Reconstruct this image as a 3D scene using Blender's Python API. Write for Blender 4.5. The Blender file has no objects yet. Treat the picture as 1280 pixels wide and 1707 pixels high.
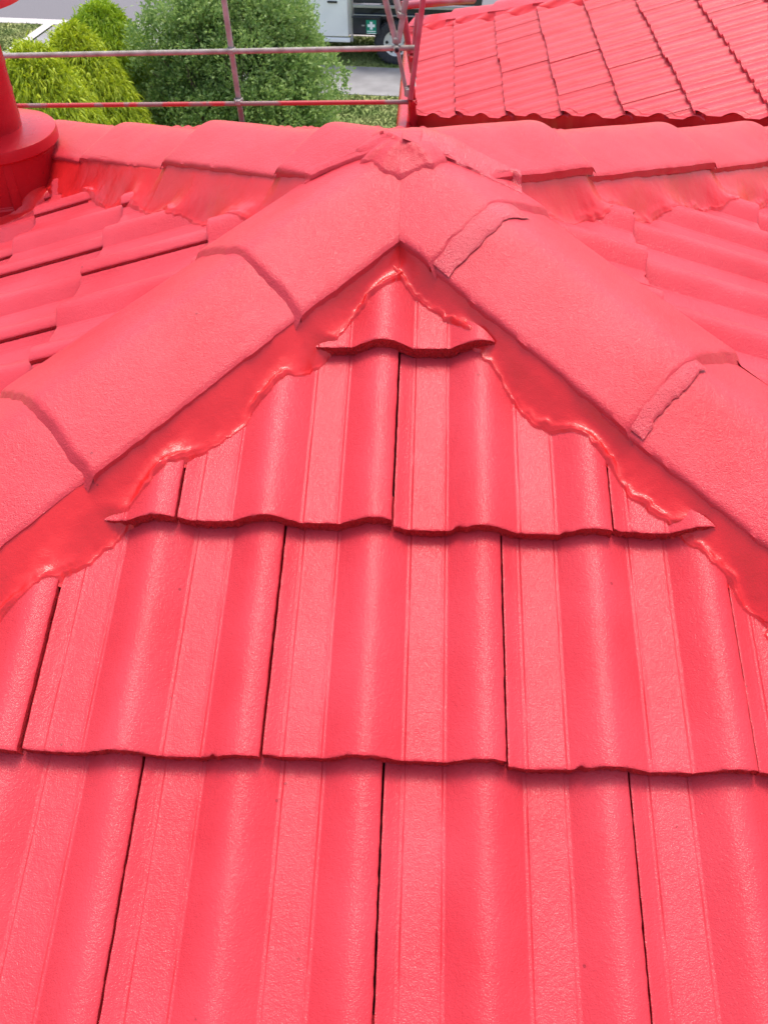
import bpy, bmesh, math
import numpy as np
from mathutils import Vector, Matrix
R = math.radians
scene = bpy.context.scene
COL = scene.collection

# ------------------------------------------------------------------ camera
CAMLOC = np.array([0.0500187, -1.6163587, 0.7131846])
FPX, TH, YAW, ROLL = 1619.12, 0.736945, -0.0588131, -0.0190186
_F = np.array([math.sin(YAW) * math.cos(TH), math.cos(YAW) * math.cos(TH), -math.sin(TH)])
_R = np.array([math.cos(YAW), -math.sin(YAW), 0.0])
_U = np.cross(_R, _F)
_R2 = math.cos(ROLL) * _R + math.sin(ROLL) * _U
_U2 = -math.sin(ROLL) * _R + math.cos(ROLL) * _U
cam_data = bpy.data.cameras.new('camera')
cam = bpy.data.objects.new('camera', cam_data)
COL.objects.link(cam)
cam.matrix_world = Matrix(((_R2[0], _U2[0], -_F[0], CAMLOC[0]), (_R2[1], _U2[1], -_F[1], CAMLOC[1]),
                           (_R2[2], _U2[2], -_F[2], CAMLOC[2]), (0, 0, 0, 1)))
cam_data.sensor_fit = 'VERTICAL'
cam_data.sensor_height = 24.0
cam_data.lens = FPX / 1707.0 * 24.0
cam_data.clip_start = 0.02
cam_data.clip_end = 600
scene.camera = cam
cam_data.dof.use_dof = True
cam_data.dof.focus_distance = 1.9
cam_data.dof.aperture_fstop = 11.0

# ------------------------------------------------------------------ light
SUN_EL, SUN_AZ = 72.0, 12.0          # azimuth measured from +Y towards +X
world = bpy.data.worlds.new('World')
scene.world = world
world.use_nodes = True
wn = world.node_tree.nodes
wl = world.node_tree.links
bg = wn['Background']
sky = wn.new('ShaderNodeTexSky')
sky.sky_type = 'NISHITA'
sky.sun_disc = False
sky.sun_elevation = R(SUN_EL)
sky.sun_rotation = R(SUN_AZ)
sky.air_density = 1.0
sky.dust_density = 4.0
sky.ozone_density = 1.0
wl.new(sky.outputs[0], bg.inputs[0])
bg.inputs[1].default_value = 0.15
sun_d = bpy.data.lights.new('sun', 'SUN')
sun_d.energy = 0.9
sun_d.angle = R(20)
sun_d.color = (1.0, 0.96, 0.9)
sun = bpy.data.objects.new('sun', sun_d)
COL.objects.link(sun)
sd = Vector((math.sin(R(SUN_AZ)) * math.cos(R(SUN_EL)), math.cos(R(SUN_AZ)) * math.cos(R(SUN_EL)), math.sin(R(SUN_EL))))
sun.rotation_euler = sd.to_track_quat('Z', 'Y').to_euler()
vs = scene.view_settings
vs.view_transform = 'Standard'
vs.look = 'None'
vs.gamma = 1.0
vs.exposure = 1.24
scene.cycles.max_bounces = 6

# ------------------------------------------------------------------ noise
def _hash(i, j, k):
    h = (i * 374761393 + j * 668265263 + k * 2147483647 + 1013904223) & 0xFFFFFFFF
    h = ((h ^ (h >> 13)) * 1274126177) & 0xFFFFFFFF
    return ((h ^ (h >> 16)) & 0xFFFF) / 32767.5 - 1.0

def noise(x, y, z=0.0):
    x, y, z = np.broadcast_arrays(np.asarray(x, float), np.asarray(y, float), np.asarray(z, float))
    xi, yi, zi = np.floor(x).astype(np.int64), np.floor(y).astype(np.int64), np.floor(z).astype(np.int64)
    fx, fy, fz = x - xi, y - yi, z - zi
    fx, fy, fz = [f * f * (3 - 2 * f) for f in (fx, fy, fz)]
    out = 0
    for a in (0, 1):
        wa = fx if a else 1 - fx
        for b in (0, 1):
            wb = fy if b else 1 - fy
            for c in (0, 1):
                wc = fz if c else 1 - fz
                out = out + wa * wb * wc * _hash(xi + a, yi + b, zi + c)
    return out

def fbm(x, y, z=0.0, o=3):
    s, a, t_ = 0, 1.0, 0
    for i in range(o):
        f = 2.03 ** i
        s = s + a * noise(np.asarray(x) * f + 17.3 * i, np.asarray(y) * f + 5.1 * i, np.asarray(z) * f)
        t_ += a
        a *= 0.5
    return s / t_

rng = np.random.default_rng(7)

# ------------------------------------------------------------------ helpers
def link(o, parent=None):
    COL.objects.link(o)
    if parent is not None:
        o.parent = parent
    return o

def mesh_obj(name, verts, faces, mat, parent=None, smooth=True, mats=None, face_mat=None):
    me = bpy.data.meshes.new(name)
    if isinstance(verts, np.ndarray) and isinstance(faces, np.ndarray):
        nf, k = faces.shape
        me.vertices.add(len(verts)); me.vertices.foreach_set('co', verts.astype(np.float32).ravel())
        me.loops.add(nf * k); me.loops.foreach_set('vertex_index', faces.astype(np.int32).ravel())
        me.polygons.add(nf)
        me.polygons.foreach_set('loop_start', np.arange(0, nf * k, k, dtype=np.int32))
        me.polygons.foreach_set('loop_total', np.full(nf, k, dtype=np.int32))
    else:
        me.from_pydata([tuple(map(float, v)) for v in verts], [], [tuple(int(i) for i in f) for f in faces])
    if mats is None:
        mats = [mat]
    for m in mats:
        me.materials.append(m)
    if face_mat is not None:
        me.polygons.foreach_set('material_index', np.asarray(face_mat, dtype=np.int32))
    me.polygons.foreach_set('use_smooth', [bool(smooth)] * len(me.polygons))
    me.update(calc_edges=True)
    me.validate()
    return link(bpy.data.objects.new(name, me), parent)

def tag(o, label=None, cat=None, group=None, kind=None):
    for k, v in (('label', label), ('category', cat), ('group', group), ('kind', kind)):
        if v:
            o[k] = v
    return o

def empty(name, loc, label, cat, group=None, rz=0.0):
    o = bpy.data.objects.new(name, None)
    o.location = tuple(float(c) for c in loc)
    o.rotation_euler = (0, 0, rz)
    COL.objects.link(o)
    return tag(o, label, cat, group)

def face_up(o):
    me = o.data
    n = np.empty(len(me.polygons) * 3); me.polygons.foreach_get('normal', n)
    if n.reshape(-1, 3)[:, 2].mean() < 0:
        me.flip_normals()
    return o

class MB:
    """collects simple solids into one mesh"""
    def __init__(self):
        self.v, self.f = [], []
    def add(self, vs_, fs_):
        b = len(self.v)
        self.v += [tuple(map(float, v)) for v in vs_]
        self.f += [tuple(b + i for i in f) for f in fs_]
    def box(self, c, s, bev=0.0, rot=None):
        bm = bmesh.new()
        bmesh.ops.create_cube(bm, size=1.0)
        for v in bm.verts:
            v.co = Vector((v.co.x * s[0], v.co.y * s[1], v.co.z * s[2]))
        if bev > 0:
            bmesh.ops.bevel(bm, geom=list(bm.edges), offset=bev, segments=2, affect='EDGES', profile=0.6)
        m = rot.to_4x4() if rot is not None else Matrix()
        for v in bm.verts:
            v.co = m @ v.co + Vector(c)
        self.bm(bm)
    def bm(self, bm):
        bm.verts.index_update()
        self.add([v.co for v in bm.verts], [[v.index for v in f.verts] for f in bm.faces])
        bm.free()
    def tube(self, pts, r, n=12, cap=True, rs=None):
        pts = [Vector([float(c) for c in p]) for p in pts]
        rings = []
        for i, p in enumerate(pts):
            d = (pts[min(i + 1, len(pts) - 1)] - pts[max(i - 1, 0)]).normalized()
            a = d.orthogonal().normalized()
            if i:
                a = (pa - d * pa.dot(d)).normalized()
            pa = a
            b = d.cross(a)
            rr = rs[i] if rs else r
            rings.append([p + (a * math.cos(2 * math.pi * k / n) + b * math.sin(2 * math.pi * k / n)) * rr for k in range(n)])
        vv = [v for rg in rings for v in rg]
        ff = [(i * n + k, i * n + (k + 1) % n, (i + 1) * n + (k + 1) % n, (i + 1) * n + k) for i in range(len(pts) - 1) for k in range(n)]
        if cap:
            ff += [tuple(range(n))[::-1], tuple((len(pts) - 1) * n + k for k in range(n))]
        self.add(vv, ff)
    def lathe(self, prof, n=48, c=(0, 0, 0), axis='Z', wob=0.0):
        vv, ff = [], []
        for i, (r_, z) in enumerate(prof):
            for k in range(n):
                a = 2 * math.pi * k / n
                w = wob * float(noise(math.cos(a) * 3 + 5, math.sin(a) * 3, z * 40)) if wob else 0
                x, y, zz = (r_ + w) * math.cos(a), (r_ + w) * math.sin(a), z
                if axis == 'Y':
                    x, y, zz = x, z, y
                vv.append((c[0] + x, c[1] + y, c[2] + zz))
        m = len(prof)
        for i in range(m - 1):
            for k in range(n):
                ff.append((i * n + k, i * n + (k + 1) % n, (i + 1) * n + (k + 1) % n, (i + 1) * n + k))
        self.add(vv, ff)
    def build(self, name, mat, parent=None, smooth=False):
        o = mesh_obj(name, self.v, self.f, mat, parent, smooth)
        if smooth:
            try:
                o.data.set_sharp_from_angle(angle=R(38))
            except Exception:
                pass
        return o

# ------------------------------------------------------------------ materials
def new_mat(name):
    m = bpy.data.materials.new(name)
    m.use_nodes = True
    nt = m.node_tree
    return m, nt, nt.nodes['Principled BSDF']

def red_paint(name, base=(0.56, 0.034, 0.047), rough=0.36, stip=1.0, coarse=0.0, crack=0.0, scale=1.0, spec=0.12, coat=0.2):
    m, nt, b = new_mat(name)
    N, L = nt.nodes, nt.links
    geo = N.new('ShaderNodeNewGeometry')
    def tex(sc, det=2, rg=0.5):
        t = N.new('ShaderNodeTexNoise')
        t.inputs['Scale'].default_value = sc
        t.inputs['Detail'].default_value = det
        t.inputs['Roughness'].default_value = rg
        L.new(geo.outputs['Position'], t.inputs['Vector'])
        return t
    def math_(op, a, c=None, v=None):
        n = N.new('ShaderNodeMath')
        n.operation = op
        L.new(a, n.inputs[0])
        if c is not None:
            L.new(c, n.inputs[1])
        if v is not None:
            n.inputs[1].default_value = v
        return n.outputs[0]
    # slight tint drift of the paint coat
    n0 = tex(7, 4)
    cr = N.new('ShaderNodeValToRGB')
    cr.color_ramp.elements[0].position = 0.3
    cr.color_ramp.elements[1].position = 0.72
    cr.color_ramp.elements[0].color = (base[0] * 0.93, base[1] * 0.8, base[2] * 0.8, 1)
    cr.color_ramp.elements[1].color = (base[0] * 1.05, base[1] * 1.3, base[2] * 1.25, 1)
    L.new(n0.outputs[0], cr.inputs[0])
    nw_ = tex(1.7, 5, 0.65)
    wr = N.new('ShaderNodeMapRange'); wr.inputs['From Min'].default_value = 0.35; wr.inputs['From Max'].default_value = 0.75
    wr.inputs['To Min'].default_value = 0.0; wr.inputs['To Max'].default_value = 0.45
    L.new(nw_.outputs[0], wr.inputs['Value'])
    mw = N.new('ShaderNodeMixRGB'); mw.inputs[2].default_value = (base[0] * 0.86, base[1] * 1.5, base[2] * 1.4, 1)
    L.new(wr.outputs[0], mw.inputs[0]); L.new(cr.outputs[0], mw.inputs[1])
    col = mw.outputs[0]
    # sparse specks of grit under the paint
    vor = N.new('ShaderNodeTexVoronoi')
    vor.inputs['Scale'].default_value = 24
    L.new(geo.outputs['Position'], vor.inputs['Vector'])
    lt = N.new('ShaderNodeMath'); lt.operation = 'LESS_THAN'; lt.inputs[1].default_value = 0.055
    L.new(vor.outputs['Distance'], lt.inputs[0])
    nm = tex(9, 1)
    gt = N.new('ShaderNodeMath'); gt.operation = 'GREATER_THAN'; gt.inputs[1].default_value = 0.62
    L.new(nm.outputs[0], gt.inputs[0])
    speck = math_('MULTIPLY', lt.outputs[0], gt.outputs[0])
    mix = N.new('ShaderNodeMixRGB')
    mix.inputs[2].default_value = (base[0] * 0.35, base[1] * 0.5, base[2] * 0.5, 1)
    L.new(math_('MULTIPLY', speck, v=0.6), mix.inputs[0])
    L.new(col, mix.inputs[1])
    col = mix.outputs[0]
    n1 = tex(210 * scale, 3, 0.6)
    n2 = tex(42 * scale, 3, 0.55)
    n3 = tex(620 * scale, 1, 0.5)
    h = math_('MULTIPLY', n1.outputs[0], v=0.0008 * stip)
    h = math_('ADD', h, math_('MULTIPLY', n2.outputs[0], v=0.0007 + 0.006 * coarse))
    h = math_('ADD', h, math_('MULTIPLY', n3.outputs[0], v=0.0007 * stip))
    h = math_('ADD', h, math_('MULTIPLY', speck, v=0.0012))
    if coarse:
        n4 = tex(260, 3, 0.75)
        h = math_('ADD', h, math_('MULTIPLY', n4.outputs[0], v=0.0075 * coarse))
    if crack:
        w = tex(30, 3)
        mx = N.new('ShaderNodeMixRGB'); mx.inputs[0].default_value = 0.045
        L.new(geo.outputs['Position'], mx.inputs[1]); L.new(w.outputs['Color'], mx.inputs[2])
        vc = N.new('ShaderNodeTexVoronoi'); vc.feature = 'DISTANCE_TO_EDGE'; vc.inputs['Scale'].default_value = 11
        L.new(mx.outputs[0], vc.inputs['Vector'])
        l2 = N.new('ShaderNodeMath'); l2.operation = 'LESS_THAN'; l2.inputs[1].default_value = 0.011
        L.new(vc.outputs['Distance'], l2.inputs[0])
        nk = tex(13, 2)
        g2 = N.new('ShaderNodeMath'); g2.operation = 'GREATER_THAN'; g2.inputs[1].default_value = 0.60
        L.new(nk.outputs[0], g2.inputs[0])
        ck = math_('MULTIPLY', l2.outputs[0], g2.outputs[0])
        h = math_('SUBTRACT', h, math_('MULTIPLY', ck, v=0.004 * crack))
        mk = N.new('ShaderNodeMixRGB')
        mk.inputs[2].default_value = (base[0] * 0.25, base[1] * 0.4, base[2] * 0.4, 1)
        L.new(math_('MULTIPLY', ck, v=0.8), mk.inputs[0]); L.new(col, mk.inputs[1])
        col = mk.outputs[0]
    bump = N.new('ShaderNodeBump')
    bump.inputs['Strength'].default_value = 1.0
    bump.inputs['Distance'].default_value = 1.0
    L.new(h, bump.inputs['Height'])
    L.new(bump.outputs[0], b.inputs['Normal'])
    L.new(col, b.inputs['Base Color'])
    rr = N.new('ShaderNodeMapRange')
    rr.inputs['To Min'].default_value = rough - 0.1
    rr.inputs['To Max'].default_value = rough + 0.14
    nr = tex(5, 3)
    L.new(nr.outputs[0], rr.inputs['Value'])
    L.new(rr.outputs[0], b.inputs['Roughness'])
    b.inputs['Specular IOR Level'].default_value = spec
    b.inputs['Coat Weight'].default_value = coat
    b.inputs['Coat Roughness'].default_value = 0.08
    L.new(bump.outputs[0], b.inputs['Coat Normal'])
    return m

def simple(name, c, rough=0.6, metal=0.0, c2=None, sc=8.0, bump=0.0, bsc=60.0, det=4, p0=0.35, p1=0.65):
    m, nt, b = new_mat(name)
    N, L = nt.nodes, nt.links
    geo = N.new('ShaderNodeNewGeometry')
    b.inputs['Roughness'].default_value = rough
    b.inputs['Metallic'].default_value = metal
    t = N.new('ShaderNodeTexNoise')
    t.inputs['Scale'].default_value = sc
    t.inputs['Detail'].default_value = det
    L.new(geo.outputs['Position'], t.inputs['Vector'])
    cr = N.new('ShaderNodeValToRGB')
    cr.color_ramp.elements[0].position = p0
    cr.color_ramp.elements[1].position = p1
    cr.color_ramp.elements[0].color = (*c, 1)
    cr.color_ramp.elements[1].color = (*(c2 or tuple(x * 1.12 for x in c)), 1)
    L.new(t.outputs[0], cr.inputs[0])
    L.new(cr.outputs[0], b.inputs['Base Color'])
    if bump:
        t2 = N.new('ShaderNodeTexNoise')
        t2.inputs['Scale'].default_value = bsc
        t2.inputs['Detail'].default_value = 3
        L.new(geo.outputs['Position'], t2.inputs['Vector'])
        bp = N.new('ShaderNodeBump')
        bp.inputs['Distance'].default_value = bump
        L.new(t2.outputs[0], bp.inputs['Height'])
        L.new(bp.outputs[0], b.inputs['Normal'])
    return m

M_TILE = red_paint('red_tile_paint')
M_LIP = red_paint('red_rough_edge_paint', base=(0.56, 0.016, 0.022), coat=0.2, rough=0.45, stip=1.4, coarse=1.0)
M_CAP = red_paint('red_cap_paint', rough=0.33, stip=1.3)
M_MORT = red_paint('red_mortar_paint', base=(0.62, 0.014, 0.016), spec=0.2, rough=0.34, stip=0.5, coat=0.45)
M_ROUGH = red_paint('red_rough_mortar_paint', spec=0.15, coat=0.5, rough=0.36, stip=1.6, coarse=0.22)
M_FAR = red_paint('red_far_tile_paint', spec=0.2, coat=0.12, rough=0.45, stip=0.5)
M_METAL = red_paint('red_metal_paint', base=(0.46, 0.010, 0.016), rough=0.26, stip=0.4)
M_UNDER = simple('dark_roof_underlay', (0.05, 0.006, 0.008), 0.9)
M_BRICK = simple('wall_render', (0.32, 0.26, 0.2), 0.9, c2=(0.4, 0.33, 0.27))
M_GALV = simple('weathered_brown_steel', (0.23, 0.195, 0.16), 0.7, 0.0, c2=(0.36, 0.33, 0.29), sc=14)
M_GALV.node_tree.nodes['Principled BSDF'].inputs['Specular IOR Level'].default_value = 0.2
M_GALVR = simple('red_splashed_steel', (0.42, 0.02, 0.025), 0.5, 0.0, c2=(0.24, 0.13, 0.12), sc=5.5, p0=0.5, p1=0.56)
M_PINKST = simple('pinkish_red_steel', (0.36, 0.04, 0.055), 0.35, 0.0, c2=(0.4, 0.13, 0.15), sc=7)
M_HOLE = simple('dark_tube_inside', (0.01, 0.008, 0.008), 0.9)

# ------------------------------------------------------------------ roof geometry
PITCH = R(20.0)
T, CP, SP = math.tan(PITCH), math.cos(PITCH), math.sin(PITCH)
ROLLH, LIPH, PER = 0.0235, 0.0245, 0.15
ROLLW = 0.094
PAN0 = 0.020

def profile(xr, groove=True, rollh=None, groove_n=0.4):
    rollh = ROLLH if rollh is None else rollh
    r = np.mod(xr, PER)
    tt = np.where(r < PAN0, (r + (ROLLW - PAN0)) / ROLLW, (r - (PER - ROLLW + PAN0)) / ROLLW)
    tt = np.clip(tt, 0, 1)
    inroll = (r < PAN0) | (r > PER - ROLLW + PAN0)
    f = 0.72 * np.sin(np.pi * tt) ** 0.9 + 0.28 * 0.5 * (1 - np.cos(2 * np.pi * tt))
    h = np.where(inroll, rollh * f, 0.0)
    if groove:
        fade = np.clip(0.62 + 0.9 * groove_n, 0, 1)
        for g in (PAN0 + 0.0045, PER - ROLLW + PAN0 - 0.004):
            h = h - 0.0012 * fade * np.exp(-((r - g) / 0.0006) ** 2)
            h = h + 0.0006 * np.exp(-((r - g - (0.002 if g < 0.04 else -0.002)) / 0.0014) ** 2)
    return h

class Slope:
    """origin, unit plan direction down the slope, unit plan direction to the right when looking up the slope"""
    def __init__(s, o, down, right, bottoms, phases, lip=LIPH, roll=ROLLH):
        s.lip, s.roll = lip, roll
        s.o = np.array(o, float)
        s.d = np.array([down[0] * CP, down[1] * CP, -SP])
        s.dp = np.array(down, float)
        s.r = np.array([right[0], right[1], 0.0])
        s.n = np.array([down[0] * SP, down[1] * SP, CP])
        s.bot, s.ph = bottoms, phases
    def P(s, x, sl, h):
        x, sl, h = np.broadcast_arrays(x, sl, h)
        return s.o + x[..., None] * s.r + sl[..., None] * s.d + h[..., None] * s.n
    def height(s, x, sl):
        """height of the tile surface over the slope plane"""
        x, sl = np.broadcast_arrays(np.asarray(x, float), np.asarray(sl, float))
        b = np.array(s.bot)
        k = np.clip(np.searchsorted(b, sl), 0, len(b) - 1)
        g = np.diff(b, prepend=b[0] - 0.32)[k]
        u = b[k] - sl
        return 0.002 + s.lip * np.clip(1 - u / g, 0, 1) + profile(x - np.array(s.ph)[k], False, s.roll)
    def plan(s, x, y):
        """world plan -> (x, sl)"""
        x, y = np.asarray(x, float) - s.o[0], np.asarray(y, float) - s.o[1]
        return x * s.r[0] + y * s.r[1], (x * s.dp[0] + y * s.dp[1]) / CP
    def worldz(s, x, y):
        a, sl = s.plan(x, y)
        return s.o[2] - sl * SP + s.height(a, sl) / CP

def rowset(first, n, g, ph0):
    if isinstance(first, (list, tuple)):
        b = list(first)
        while len(b) < n:
            b.append(b[-1] + g)
    else:
        b = [first + g * i for i in range(n)]
    return b, [ph0 if i % 2 == 0 else ph0 + 0.15 for i in range(n)]

NR = 16
fb, fp = rowset([0.360, 0.669], NR, 0.326, 0.155)
lb, lp = rowset([0.112 / CP, 0.356 / CP, 0.605 / CP, 0.869 / CP], NR, 0.31, -0.03)
rb, rp = rowset([0.115 / CP, 0.423 / CP, 0.75 / CP], NR, 0.326, 0.03)
bb, bp = rowset(0.30, NR, 0.326, 0.05)
SF = Slope((0, 0, 0), (0, -1), (1, 0), fb, fp)
SL = Slope((0, 0, 0), (-1, 0), (0, -1), lb, lp, 0.019, 0.022)
SR = Slope((0, 0, 0), (1, 0), (0, 1), rb, rp, 0.020, 0.022)
SB = Slope((0, 0, 0), (0, 1), (-1, 0), bb, bp)
# slope of the wing: rises towards +X from an eave at x = -0.09
GZ = -1.70
EAVE = 4.75
gb = [-0.197 / CP - 0.322 * i for i in range(9, 0, -1)] + [-0.197 / CP, 0.085]
gp = [(0.08 if i % 2 else 0.23) for i in range(len(gb))]
SG = Slope((0, 0, GZ), (-1, 0), (0, -1), gb, gp)

XS = np.unique(np.round(np.concatenate([
    np.linspace(0, 0.2975, 125),
    [0.0008, 0.0018, 0.2967, 0.2957],
    *[[o + g - 0.0014, o + g - 0.0007, o + g, o + g + 0.0007, o + g + 0.0014, o + g + 0.002, o + g - 0.002] for o in (0, 0.15) for g in (PAN0 + 0.0045, PER - ROLLW + PAN0 - 0.004)],
    *[[o + PAN0, o + PER - ROLLW + PAN0] for o in (0, 0.15)]]), 5))

def tile_mesh(S, x0, sb, glen, seed, hi=True):
    """one interlocking tile: top surface, rough nose, two sides"""
    rg = np.random.default_rng(seed)
    odd = rg.uniform() < 0.12
    w = 0.2972 if hi else (0.297 if odd else 0.3003)
    if hi:
        xs = XS * w / 0.2975
        us = np.array([0, 0.0012, 0.003, 0.006, 0.012, 0.02, 0.035] + list(np.linspace(0.045, glen + 0.05, 40)))
    else:
        xs = np.array([0, .006, .012, .020, .022, .074, .078, .085, .093, .102, .111, .120, .130, .140, .150, .160, .170, .172, .224, .228, .235, .243, .252, .261, .270, .280, .290, w])
        us = np.array([0, 0.01, 0.08, glen + 0.03])
    dh, rot, ds = rg.normal(0, 0.0010), rg.normal(0, 0.0035), rg.normal(0, 0.0028)
    X, Uu = np.meshgrid(xs, us)
    H = 0.002 + S.lip * (1 - Uu / glen) + profile(X, hi, S.roll, fbm(X * 12, Uu * 16, seed, 3) if hi else 0.4) + dh + (X - 0.15) * rot * 2
    if hi or odd:
        H = H - 0.0035 * np.clip(1 - X / 0.018, 0, 1) ** 0.5 * (X < 0.018)           # under-lap side sits a touch lower
    wx, ws = x0 + X, sb - Uu + ds + (X - 0.15) * rot * 3
    if hi:
        H = H + 0.0007 * fbm(wx * 9, ws * 5, seed, 3) + 0.00025 * fbm(wx * 60, ws * 45, seed, 2)
        H = H - 0.0010 * np.exp(-Uu / 0.0012) * (1 + 0.8 * noise(X * 150, 0, seed))
        H = H - 0.0014 * np.exp(-X / 0.0010) - 0.0016 * np.exp(-(w - X) / 0.0010)
        e = 0.0007 * fbm(ws * 160, seed, 0.3, 2)
        wx = wx + np.where(X < 0.001, e, 0) + np.where(X > w - 0.001, 0.0009 * fbm(ws * 170, seed + 9, 1.3, 2), 0)
        ws = ws + np.where(Uu < 0.002, 0.0011 * fbm(X * 110, seed, 2.2, 3), 0)
        chip = np.clip(fbm(X * 34, seed, 7.7, 3) - 0.38, 0, 1) * np.exp(-Uu / 0.004)
        ws = ws - 0.02 * chip
        H = H - 0.012 * chip
    ny, nx = X.shape
    V = [S.P(wx, ws, H).reshape(-1, 3)]
    F, FM = [], []
    idx = np.arange(nx * ny).reshape(ny, nx)
    def quads(id_, m, flip=False):
        a, b, c, d = id_[:-1, :-1].ravel(), id_[:-1, 1:].ravel(), id_[1:, 1:].ravel(), id_[1:, :-1].ravel()
        q = np.stack([a, b, c, d] if not flip else [d, c, b, a], 1)
        F.append(q)
        FM.append(np.full(len(q), m))
    quads(idx, 0)
    # nose
    th = (S.lip + 0.001) if hi else S.lip - 0.006
    ks = np.linspace(0, 1, 7 if hi else 2)[1:]
    nose = [idx[0]]
    base = nx * ny
    for k in ks:
        hh = H[0] - th * k
        j = (0.0030 * fbm(X[0] * 240, k * 6, seed + 3, 3) - 0.0015 * k) if hi else 0
        hh = hh + (0.0042 * fbm(X[0] * 120, seed, 5.5, 4) * k if hi else 0)
        V.append(S.P(wx[0], ws[0] + j, hh))
        nose.append(np.arange(base, base + nx))
        base += nx
    quads(np.array(nose), 1, True)
    # sides
    for col, fl in ((0, True), (nx - 1, False)):
        V.append(S.P(wx[:, col] + (0.0006 if col else -0.0006) * 0, ws[:, col], H[:, col] - 0.02))
        low = np.arange(base, base + ny)
        base += ny
        quads(np.stack([idx[:, col], low]), 1, fl)
    return np.concatenate(V), np.concatenate(F), np.concatenate(FM)

def clip_obj(o, planes):
    """planes: (point, normal) keep the side the normal points to"""
    bm = bmesh.new()
    bm.from_mesh(o.data)
    for co, no in planes:
        bmesh.ops.bisect_plane(bm, geom=list(bm.verts) + list(bm.edges) + list(bm.faces), plane_co=co, plane_no=no, clear_inner=True, dist=1e-6)
    n = len(bm.faces)
    bm.to_mesh(o.data)
    bm.free()
    return n

house = empty('hip_roof_house', (0, 0, -4.7), 'house with freshly painted glossy red tiled hip roof', 'house')
HO = np.array([0, 0, -4.7])
def under(o):
    """objects of the house are modelled in world coordinates"""
    o.location = (0, 0, 4.7)
    return o

HIPS = {'front_left': (-1, -1), 'front_right': (1, -1), 'back_left': (-1, 1), 'back_right': (1, 1)}
INS = 0.05   # tiles are cut this far from the hip line
def hip_planes(S, ins=None):
    ins = INS if ins is None else ins
    d = S.dp
    out = []
    for r in (1, -1):
        nrm = Vector((d[0] - r * S.r[0], d[1] - r * S.r[1], 0)).normalized()
        out.append((nrm * ins, nrm))
    return out

def slope_part(S, name, near, ncols_limit, label):
    """sheet below + fine tiles near the camera as sub-parts + simple tiles farther down in the same mesh as the sheet"""
    far_v, far_f, base = [], [], 0
    # the slope's own mesh: battened underlay
    e = EAVE / CP
    x = EAVE
    A = S.P(np.array([0, -x, x]), np.array([0, e, e]), np.array([-0.03, -0.03, -0.03]))
    part = under(mesh_obj(name, A, [(0, 1, 2)], M_UNDER, house, False))
    part['label'] = label
    tiles = []
    prev = None
    for k, sb in enumerate(S.bot):
        glen = (S.bot[k] - S.bot[k - 1]) if k else 0.32
        if sb > e + 0.1:
            break
        half = sb * CP
        n0 = int(math.floor((-half - S.ph[k]) / 0.3)) - 1
        n1 = int(math.ceil((half - S.ph[k]) / 0.3)) + 1
        for n in range(n0, n1):
            x0 = S.ph[k] + n * 0.3
            if x0 > half or x0 + 0.3 < -half:
                continue
            c = S.P(np.array(x0 + 0.15), np.array(sb - 0.16), np.array(0.0))
            if near(c):
                v, f, fm = tile_mesh(S, x0, sb, glen, 1000 + 37 * k + n + int(S.dp[0] * 500 + S.dp[1] * 900))
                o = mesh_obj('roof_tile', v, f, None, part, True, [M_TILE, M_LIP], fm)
                o.data.set_sharp_from_angle(angle=R(50))
                if clip_obj(o, hip_planes(S, 0.146 if S is SF else None)) < 40:
                    bpy.data.objects.remove(o)
                    continue
                tiles.append(o)
            else:
                v, f, fm = tile_mesh(S, x0, sb, glen, 5000 + 41 * k + n, False)
                far_v.append(v); far_f.append(f + base); base += len(v)
    if far_v:
        o = under(mesh_obj('outer_tiles', np.concatenate(far_v), np.concatenate(far_f), M_FAR, house, True))
        o.data.set_sharp_from_angle(angle=R(50))
        clip_obj(o, hip_planes(S))
        o['label'] = 'tiles farther down the roof'
        o['kind'] = 'stuff'
    return part

slope_part(SF, 'roof_slope', lambda c: c[1] > -1.75 and abs(c[0]) < 1.5, 0, 'triangular front slope with wavy red tiles')
slope_part(SL, 'roof_slope', lambda c: c[0] > -1.35 and c[1] > -0.75, 0, 'left slope beside the flue')
slope_part(SR, 'roof_slope', lambda c: c[0] < 1.45 and c[1] > -0.65, 0, 'right slope beyond the hip')

# back slope: simple tiles, cut along the valley x + y = VC
VC = 4.86
def cheap_slope(S, name, xr, clips, label, mat=M_FAR, parent=None):
    vv, ff, base = [], [], 0
    for k, sb in enumerate(S.bot):
        glen = (S.bot[k] - S.bot[k - 1]) if k else 0.322
        n0, n1 = int(math.floor((xr[0] - S.ph[k]) / 0.3)), int(math.ceil((xr[1] - S.ph[k]) / 0.3))
        for n in range(n0, n1):
            v, f, fm = tile_mesh(S, S.ph[k] + n * 0.3, sb, glen, 9000 + 53 * k + n, False)
            vv.append(v); ff.append(f + base); base += len(v)
    o = under(mesh_obj(name, np.concatenate(vv), np.concatenate(ff), mat, parent or house, True))
    o.data.set_sharp_from_angle(angle=R(50))
    clip_obj(o, clips)
    o['label'] = label
    return o
vn = Vector((-1, -1, 0)).normalized()
SB.bot = [b for b in SB.bot if b < EAVE / CP + 0.2]
back_part = cheap_slope(SB, 'roof_slope', (-EAVE, EAVE), hip_planes(SB) + [(Vector((VC / 2 - .04, VC / 2 - .04, 0)), vn)], 'back slope hidden behind the ridge caps')
gn = Vector((1, 1, 0)).normalized()
GH = 7.08
WA = np.array([1, -0.70]) / math.hypot(1, 0.70)
WB = np.array([0.70, 1]) / math.hypot(1, 0.70)
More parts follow.
